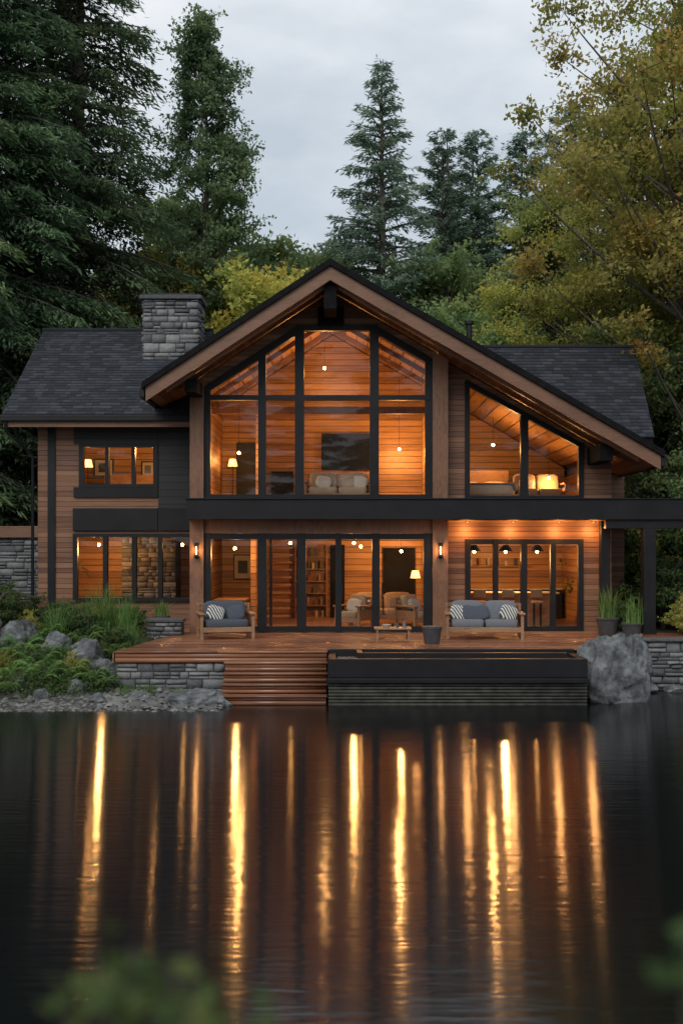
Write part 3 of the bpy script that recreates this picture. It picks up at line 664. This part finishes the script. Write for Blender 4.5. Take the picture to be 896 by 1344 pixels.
def conifer(name,H_,Rr,z0,nb,dens,mat,ll=.16,lw=.028,droop=.35,e0=.05,e1=.7,p=.85,hang=.1,trunk=.28,seed=1,wid=.3):
    g=np.random.default_rng(seed); tb=TB(); tt=np.linspace(0,1,14)
    wig=np.cumsum(g.normal(0,.05,(14,2)),0)*(np.minimum(1,tt*2))[:,None]
    tb.tube(np.stack([wig[:,0],wig[:,1],tt*H_],-1),trunk*(1-tt)**.9+.015,8)
    Q=[];Rn=[]
    for i in range(nb):
        t=(i+g.random())/nb; z=z0+(H_-z0)*t*.99
        L_=Rr*((1-t)**p)*g.uniform(.55,1.1)+.25; az=g.random()*6.283; el=e0+(e1-e0)*t+g.normal(0,.1)
        d=np.array([math.cos(az),math.sin(az)]); pr=np.array([-d[1],d[0],0])
        f=lambda s:np.stack([d[0]*s,d[1]*s,z+el*s-droop*(s/L_)**1.7*L_*.7+.18*droop*np.maximum(0,s/L_-.75)*L_],-1)
        if L_>.8: tb.tube(f(np.linspace(0,L_*.95,6)),np.linspace(.035+.012*L_,.008,6),4)
        n=int(dens*L_**1.5)+12
        s=L_*(.12+.9*g.random(n)**.75); lat=g.normal(0,1,n)*(wid*L_*.5*(1-.75*s/L_)+.07)
        tw=np.round(s/.28)*.28; s=np.where(g.random(n)<.65,tw+g.normal(0,.035,n)+np.abs(lat)*.5,s)
        C=f(s)+pr*lat[:,None]; C[:,2]-=np.abs(lat)*.35+g.random(n)**2*hang
        C+=g.normal(0,.03,(n,3))
        U=np.stack([np.full(n,d[0]),np.full(n,d[1]),np.full(n,-.1)],-1)*.7+pr*np.sign(lat)[:,None]*.6; U[:,2]-=hang*2.2*g.random(n); U+=g.normal(0,.3,(n,3))
        Nn=np.array([0,0,1.])+g.normal(0,.45,(n,3))
        Q.append(lquads(C,U,Nn,ll*g.uniform(.6,1.2,n),lw*g.uniform(.7,1.3,n)))
        base=g.uniform(0,.35); Rn.append(base+.45*(s/L_)+g.random(n)*.25)  # needles toned darker inward, crown shade put into the leaf colour
    return tb.mesh(name+'_trunk'),leafmesh(name+'_crown',Q,Rn,mat)
def broadleaf(name,H_,Rr,zc,K,Mm,cr,mat,leaf=.09,seed=1,trunk=.22,narrow=False,flat=.55,multi=1,inner=.45):
    g=np.random.default_rng(seed); tb=TB(); tt=np.linspace(0,1,10); tr=[]
    for m in range(multi):
        lean=g.normal(0,.12,2)*H_*.3*(multi>1); wig=np.cumsum(g.normal(0,.12,(10,2)),0)*tt[:,None]
        P_=np.stack([wig[:,0]+lean[0]*tt,wig[:,1]+lean[1]*tt,tt*H_*.93],-1); tb.tube(P_,trunk*(1-tt)**.8+.02,8); tr.append(P_)
    Q=[];Rn=[]; hz=(H_-zc)/2
    for i in range(K):
        th=g.random()*6.283; u=g.uniform(-1,1); rad=g.uniform(inner,1)**.6
        q=math.sqrt(max(0,1-u*u)) if not narrow else (1-max(0,u))**.7*(1 if u>-.6 else .7)
        c=np.array([math.cos(th)*Rr*q*rad,math.sin(th)*Rr*q*rad,zc+hz+u*hz*(rad if not narrow else 1)])*1.0
        P_=tr[i%multi]; hd=math.hypot(c[0],c[1]); zz=max(H_*.12,c[2]-hd*.75-.3); k=min(.999,zz/(H_*.93)); 
        a=np.array([np.interp(k,tt,P_[:,j]) for j in range(3)]); mid=(a+c)/2+np.array([0,0,-.08*hd])+g.normal(0,.12,3)*hd*.3
        s_=np.linspace(0,1,6)[:,None]; pts=(1-s_)**2*a+2*s_*(1-s_)*mid+s_**2*c
        tb.tube(pts,np.linspace(.02+.013*hd,.008,6),5)
        cc=cr*g.uniform(.6,1.35); n=int(Mm*(cc/cr)**2)
        sub=g.normal(0,1,(9,3))*np.array([cc,cc,cc*flat])*.75
        w=g.integers(0,9,n); off=sub[w]*g.uniform(.35,1.05,(n,1))+g.normal(0,.2*cc,(n,3))*np.array([1,1,.7])
        for q_ in sub[:6]: tb.tube(np.stack([c*1.0,c+q_*.5+np.array([0,0,.05]),c+q_*.95]),[.012,.008,.004],3)
        C=c+off; U=g.normal(0,1,(n,3)); U[:,2]-=.4; Nn=np.array([0,-.25,.7])+g.normal(0,.7,(n,3))
        l=leaf*g.uniform(.6,1.25,n); Q.append(lquads(C,U,Nn,l,l*.55))
        Rn.append(g.uniform(0,.5)+.25*np.clip(off[:,2]/cc+.5,0,1)+g.random(n)*.3)  # upper leaves of each clump toned lighter, top light put into colour
    return tb.mesh(name+'_trunk'),leafmesh(name+'_crown',Q,Rn,mat)
def place(name,proto,x,y,s=1,rz=None,z=None,parent=None,sz=None):
    z=float(height(x,y))-.1 if z is None else z
    rz=random.uniform(0,6.28) if rz is None else rz
    if parent is None: e=empty(name,(x,y,z),rz,(s,s,sz or s))
    for i,m in enumerate(proto):
        o=bpy.data.objects.new(('trunk','crown')[i],m)
        if parent is None: link(o,e)
        else:
            link(o,parent); o.location=(x,y,z); o.rotation_euler=(0,0,rz); o.scale=(s,s,sz or s)
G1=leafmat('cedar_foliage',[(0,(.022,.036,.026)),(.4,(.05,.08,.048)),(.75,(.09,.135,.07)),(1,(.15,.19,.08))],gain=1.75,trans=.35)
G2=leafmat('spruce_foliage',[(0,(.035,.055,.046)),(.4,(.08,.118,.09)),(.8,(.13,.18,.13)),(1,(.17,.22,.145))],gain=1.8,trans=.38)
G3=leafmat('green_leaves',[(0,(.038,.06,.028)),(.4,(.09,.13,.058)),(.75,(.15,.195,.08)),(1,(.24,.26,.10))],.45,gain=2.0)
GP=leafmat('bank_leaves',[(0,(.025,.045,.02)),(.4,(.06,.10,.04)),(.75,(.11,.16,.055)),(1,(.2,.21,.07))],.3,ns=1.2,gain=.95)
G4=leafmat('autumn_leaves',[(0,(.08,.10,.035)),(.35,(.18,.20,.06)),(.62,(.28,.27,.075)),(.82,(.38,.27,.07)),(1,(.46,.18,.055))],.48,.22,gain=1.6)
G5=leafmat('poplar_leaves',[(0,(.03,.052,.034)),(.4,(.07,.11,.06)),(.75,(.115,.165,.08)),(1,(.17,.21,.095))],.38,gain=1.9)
FERN=leafmat('fern_fronds',[(0,(.06,.12,.035)),(.5,(.12,.21,.065)),(1,(.22,.31,.10))],.35,gain=1.1)
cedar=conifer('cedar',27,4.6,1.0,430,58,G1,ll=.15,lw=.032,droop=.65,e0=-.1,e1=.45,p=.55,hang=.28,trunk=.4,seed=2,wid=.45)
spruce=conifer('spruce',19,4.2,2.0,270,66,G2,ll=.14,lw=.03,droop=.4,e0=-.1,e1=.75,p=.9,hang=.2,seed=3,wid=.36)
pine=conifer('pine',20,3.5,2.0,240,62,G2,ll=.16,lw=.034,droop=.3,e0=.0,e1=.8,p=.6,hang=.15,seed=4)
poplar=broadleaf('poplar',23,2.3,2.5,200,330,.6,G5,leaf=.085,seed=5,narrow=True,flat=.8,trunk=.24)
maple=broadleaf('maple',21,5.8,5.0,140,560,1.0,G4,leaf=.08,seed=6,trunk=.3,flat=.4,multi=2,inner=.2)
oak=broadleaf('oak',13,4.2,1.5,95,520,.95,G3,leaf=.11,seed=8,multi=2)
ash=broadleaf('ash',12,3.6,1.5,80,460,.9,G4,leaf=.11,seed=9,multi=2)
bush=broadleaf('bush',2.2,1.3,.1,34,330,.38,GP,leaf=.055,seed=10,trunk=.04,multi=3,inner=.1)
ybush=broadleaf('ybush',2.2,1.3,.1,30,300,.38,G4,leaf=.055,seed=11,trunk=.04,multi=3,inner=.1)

place('cedar_tree',cedar,-11.8,7.5,1.08,.3); place('cedar_tree',cedar,-9.6,10.5,1.12,2.1); place('cedar_tree',cedar,-13.5,4,1.0,4.1)
place('poplar_tree',poplar,-5.5,15,1.02,.5,z=1.2)
place('spruce_tree',spruce,1.7,18,1.13,1.0,z=2.8)
for x,y,s in((5.0,25,1.0),(6.9,26,1.02),(9.2,25,1.0),(11.5,27,1.1)): place('pine_tree',pine,x,y,s,z=4.0)
place('weeping_cedar_tree',cedar,8.0,14.5,.6,.8,z=1.5)
place('maple_tree',maple,11.9,6.5,1.17,.4); place('maple_tree',maple,14.5,11,1.15,2.4); place('maple_tree',maple,10.2,12.5,.86,4.4)
for x,y,s in((-3.4,14,1.12),(-7.9,16,1.15),(-1.0,19,1.05),(4.3,14,.8),(6.6,12.2,.74)): place('autumn_tree',ash,x,y,s)
for x,y,s in((-6.3,21,1.25),(1.2,14.5,.84),(2.8,15,.8),(5.6,15,.9),(5.0,19,1.05),(8.6,10,.72),(-1.8,26,1.1),(10.5,9,.8),(12.8,5.5,.6)): place('broadleaf_tree',oak,x,y,s)
DF=empty('distant_forest')
g=random.Random(5)
for row,(yy,sp) in enumerate(((30,4.2),(40,5.2))):
    x=-34
    while x<34:
        pr=g.choice([oak,oak,spruce,pine,ash]); gap=(-9<x<4)
        if gap and pr in(spruce,pine): pr=oak
        s=g.uniform(.85,1.15)*(.85 if gap else 1.05)
        place('t',pr,x+g.uniform(-1,1),yy+g.uniform(-2,2),s,g.uniform(0,6),parent=DF)
        x+=sp
for sx in(-1,1):
    for i in range(9):
        place('t',g.choice([oak,pine,spruce]),sx*g.uniform(18,34),g.uniform(0,26),g.uniform(.8,1.1),g.uniform(0,6),parent=DF)
for i in range(10): place('t',g.choice([oak,pine,spruce]),-36+i*8,-78+g.uniform(-4,4),g.uniform(1.3,1.6),g.uniform(0,6),parent=DF)  # added unseen trees behind the camera, block low sky from the glass reflections

for x,y,s in((8.9,1.5,1.0),(9.8,.4,.8),(8.6,4.5,1.3),(10.6,2.6,1.3),(7.5,.9,.45),(9.9,-1.8,.6),(11.3,-1.2,.8),(-9.5,.6,.7),(-10.8,-.2,.9),(-8.2,.0,.55),(-7.5,.4,.45),(-12.2,-1.5,.9),(-6.7,-.1,.45),(-5.6,.3,.4),(-11.5,2.2,1.2),(11.5,5,1.5),(-8.9,-.7,.6),(-7.2,-.8,.4),(-9.6,-3.6,.36),(-6.3,-1.4,.36),(-10.6,-3.8,.5),(-5.3,-2.4,.3),(-8.7,-4.6,.28)): place('shrub',bush,x,y,s)
for x,y,s in((9.2,2.8,.9),(10.4,-.3,.7),(-6.0,-3.9,.26),(-7.6,-3.6,.26),(-10.0,-3.4,.36),(8.4,6.5,1.5),(-5.9,-.6,.36),(-7.9,-.7,.33),(8.9,-.6,.5)): place('autumn_shrub',ybush,x,y,s)
def grass_clump(x,y,h,n,seed,z=None,name='ornamental_grass',mat=None,spread=.12,parent=None):
    g=np.random.default_rng(seed); z=float(height(x,y)) if z is None else z
    az=g.random(n)*6.283; L_=h*g.uniform(.55,1.1,n); bend=g.uniform(.15,.8,n); seg=4; wd=.008+.006*g.random(n)
    d=np.stack([np.cos(az),np.sin(az),0*az],-1); pr=np.stack([-np.sin(az),np.cos(az),0*az],-1); b=np.stack([g.normal(0,spread,n),g.normal(0,spread,n),0*az],-1)
    Q=[]
    def pt(t): return b+d*(bend*L_*t**2*.8)[:,None]+np.array([0,0,1.])*(L_*(t-.35*bend*t**2.5))[:,None]
    for k in range(seg):
        t0,t1=k/seg,(k+1)/seg; w0=(wd*(1-t0*.9))[:,None];w1=(wd*(1-t1*.9))[:,None]
        Q.append(np.stack([pt(t0)-pr*w0,pt(t0)+pr*w0,pt(t1)+pr*w1,pt(t1)-pr*w1],1))
    me=leafmesh(name,Q,[np.tile(g.random(n),1)]*seg,mat or FERN); o=bpy.data.objects.new(name,me); o.location=(x,y,z); link(o,parent)
def fern(x,y,s,seed,z=None):
    g=np.random.default_rng(seed); z=float(height(x,y)) if z is None else z; Q=[];Rn=[]
    for i in range(18):
        az=g.random()*6.283; L_=s*g.uniform(.65,1.0); d=np.array([math.cos(az),math.sin(az),0]); pr=np.array([-d[1],d[0],0]); up=g.uniform(.8,1.4)
        n=26; t=np.linspace(.12,1,n); P_=d*(L_*t*.85)[:,None]+np.array([0,0,1.])*(L_*(up*t-.85*up*t**2.2))[:,None]*1.5
        pl=L_*.2*np.sin(np.pi*np.clip(t*.93+.05,0,1))**.7+.008
        for sg in(-1,1):
            U=pr*sg+d*.35+g.normal(0,.06,(n,3)); U[:,2]-=.25; U=unit(U); Q.append(lquads(P_+U*pl[:,None]*.5,U,np.tile([0,0,1.],(n,1)),pl*.5,.3*L_/n+.004*np.ones(n))); Rn.append(np.full(n,g.uniform(.2,.8))+g.random(n)*.25)
    me=leafmesh('fern',Q,Rn,FERN); o=bpy.data.objects.new('fern',me); o.location=(x,y,z+.08); link(o)
for i,(x,y,s) in enumerate([(-6.5,-5.0,.95),(-6.0,-4.6,.8),(-7.4,-4.9,.85),(-8.4,-4.0,.9),(-9.4,-4.7,1.0),(-7.3,-3.5,.85),(-5.4,-4.9,.6),(-10.2,-5.2,.8),(-8.6,-2.8,.8),(-6.1,-2.6,.75),(-7.0,-5.7,.5),(-8.2,-5.5,.6),(-6.8,-4.2,.8),(-7.6,-2.6,.8),(10.2,-2.6,.6),(9.3,-2.4,.5),(-5.3,-3.2,.6),(-9.0,-3.2,.8),(-7.9,-4.6,.7),(-6.4,-3.4,.7),(-5.7,-1.9,.6),(-7.1,-1.9,.7),(-5.1,-5.2,.45),(-6.9,-.8,.6)]): fern(x,y,s,60+i)
for i,(x,y,h,n) in enumerate([(-5.9,-1.2,1.6,200),(-5.35,-1.6,1.25,160),(-7.0,-1.8,1.1,130),(-5.05,-2.4,.7,100),(-9.9,-2.9,.8,120),(-8.0,-4.2,.5,90),(-5.3,-5.0,.4,80),(-4.6,-5.35,.35,70),(-3.5,-5.3,.3,60),(-11,-4.5,.8,100),(8.9,-2.9,.8,100),(-6.6,-3.4,.55,90),(-6.4,-.8,1.3,120),(-8.6,-.9,1.0,100),(-4.2,-5.2,.4,60)]): grass_clump(x,y,h,n,90+i,z=None if x<-4.7 else .05)
g2=np.random.default_rng(77); Q=[];Rn=[]
for i in range(320):
    x=g2.uniform(-15,-4.95); y=g2.uniform(-5.4,.6)
    if g2.random()<.25: y=g2.uniform(-5.8,-4.6)
    z=float(height(x,y)); n=130; s=g2.uniform(.1,.28); tone=g2.uniform(0,.75)
    C=np.array([x,y,z+.03])+np.abs(g2.normal(0,1,(n,3)))*np.array([0,0,s*.8])+g2.normal(0,1,(n,3))*np.array([s,s,.01])
    l=g2.uniform(.5,1.4)*g2.uniform(.02,.045,n); Q.append(lquads(C,g2.normal(0,1,(n,3)),np.array([0,0,.8])+g2.normal(0,.6,(n,3)),l,l*.6)); Rn.append(tone+g2.random(n)*.3)
link(bpy.data.objects.new('ground_cover_plants',leafmesh('ground_cover_plants',Q,Rn,GP)))
def planter(x,y,r_,h,gr,seed,z=1.0,mat=None):
    p=empty('planter_pot',(x,y,z)); cyl('pot',(0,0,0),r_*.75,h,mat or MORTAR,p,24,r_); cyl('rim',(0,0,h),r_*1.06,.04,mat or MORTAR,p,24); cyl('soil',(0,0,h+.041),r_*.9,.006,BARK,p,20)
    if gr: grass_clump(0,0,gr,120,seed,z=h+.03,name='grass',spread=r_*.4,parent=p)
planter(-4.75,.2,.22,.4,.5,130,z=.98); planter(2.1,-3.2,.23,.36,0,0,mat=plain('dark_ceramic',(.05,.05,.055),.5)); planter(6.75,-.9,.28,.4,.95,131); planter(7.25,-1.3,.25,.3,.8,132)
planter(-3.55,-.5,.14,.3,.35,133)
t=empty('low_table',(1.25,-1.9,1.0)); box('top',-.45,.45,-.28,.28,.24,.28,FURNW,t,.01)
for a in(-.38,.38):
    for b_ in(-.22,.22): box('leg',a-.025,a+.025,b_-.025,b_+.025,0,.24,FURNW,t)
cyl('bowl',(-.15,0,.281),.07,.07,WHITEF,t,18,.12); cyl('cup',(.12,.05,.281),.035,.09,BLUEF,t,14); cyl('vase',(.28,-.05,.281),.045,.16,GREYF,t,14,.03)

def near_shrub(name,x,y,ztop,n,spread,leaf,seed,hgt=.25,cols=GP,m=22):
    g=np.random.default_rng(seed); z0=float(height(x,y)); tb=TB(); Q=[];Rn=[]
    for i in range(n):
        tip=np.array([g.uniform(-spread,spread),g.normal(0,.12),ztop-z0-g.random()*hgt])
        b=np.array([tip[0]*.3,tip[1]*.3,0]); s_=np.linspace(0,1,6)[:,None]; P_=(1-s_)*b+s_*tip+np.array([0,0,1.])*.05*np.sin(s_*3.1); tb.tube(P_,np.linspace(.006,.002,6),4)
        k=1-.5*g.random(m)**1.6; C=b+(tip-b)*k[:,None]+g.normal(0,leaf*.9,(m,3)); l=leaf*g.uniform(.6,1,m)
        Q.append(lquads(C,g.normal(0,1,(m,3))*np.array([1,1,.4]),np.array([0,0,1.])+g.normal(0,.5,(m,3)),l,l*.55)); Rn.append(g.uniform(.3,.7)+g.random(m)*.5)
    e=empty(name,(x,y,z0)); link(bpy.data.objects.new('stems',tb.mesh('stems')),e); link(bpy.data.objects.new('leaves',leafmesh('leaves',Q,Rn,cols)),e)
near_shrub('waterside_shrub',-.25,-26.7,2.765,22,.15,.03,200,.07)
near_shrub('waterside_shrub',.455,-26.8,2.98,10,.06,.03,201,.3)
print('objects',len(bpy.data.objects))
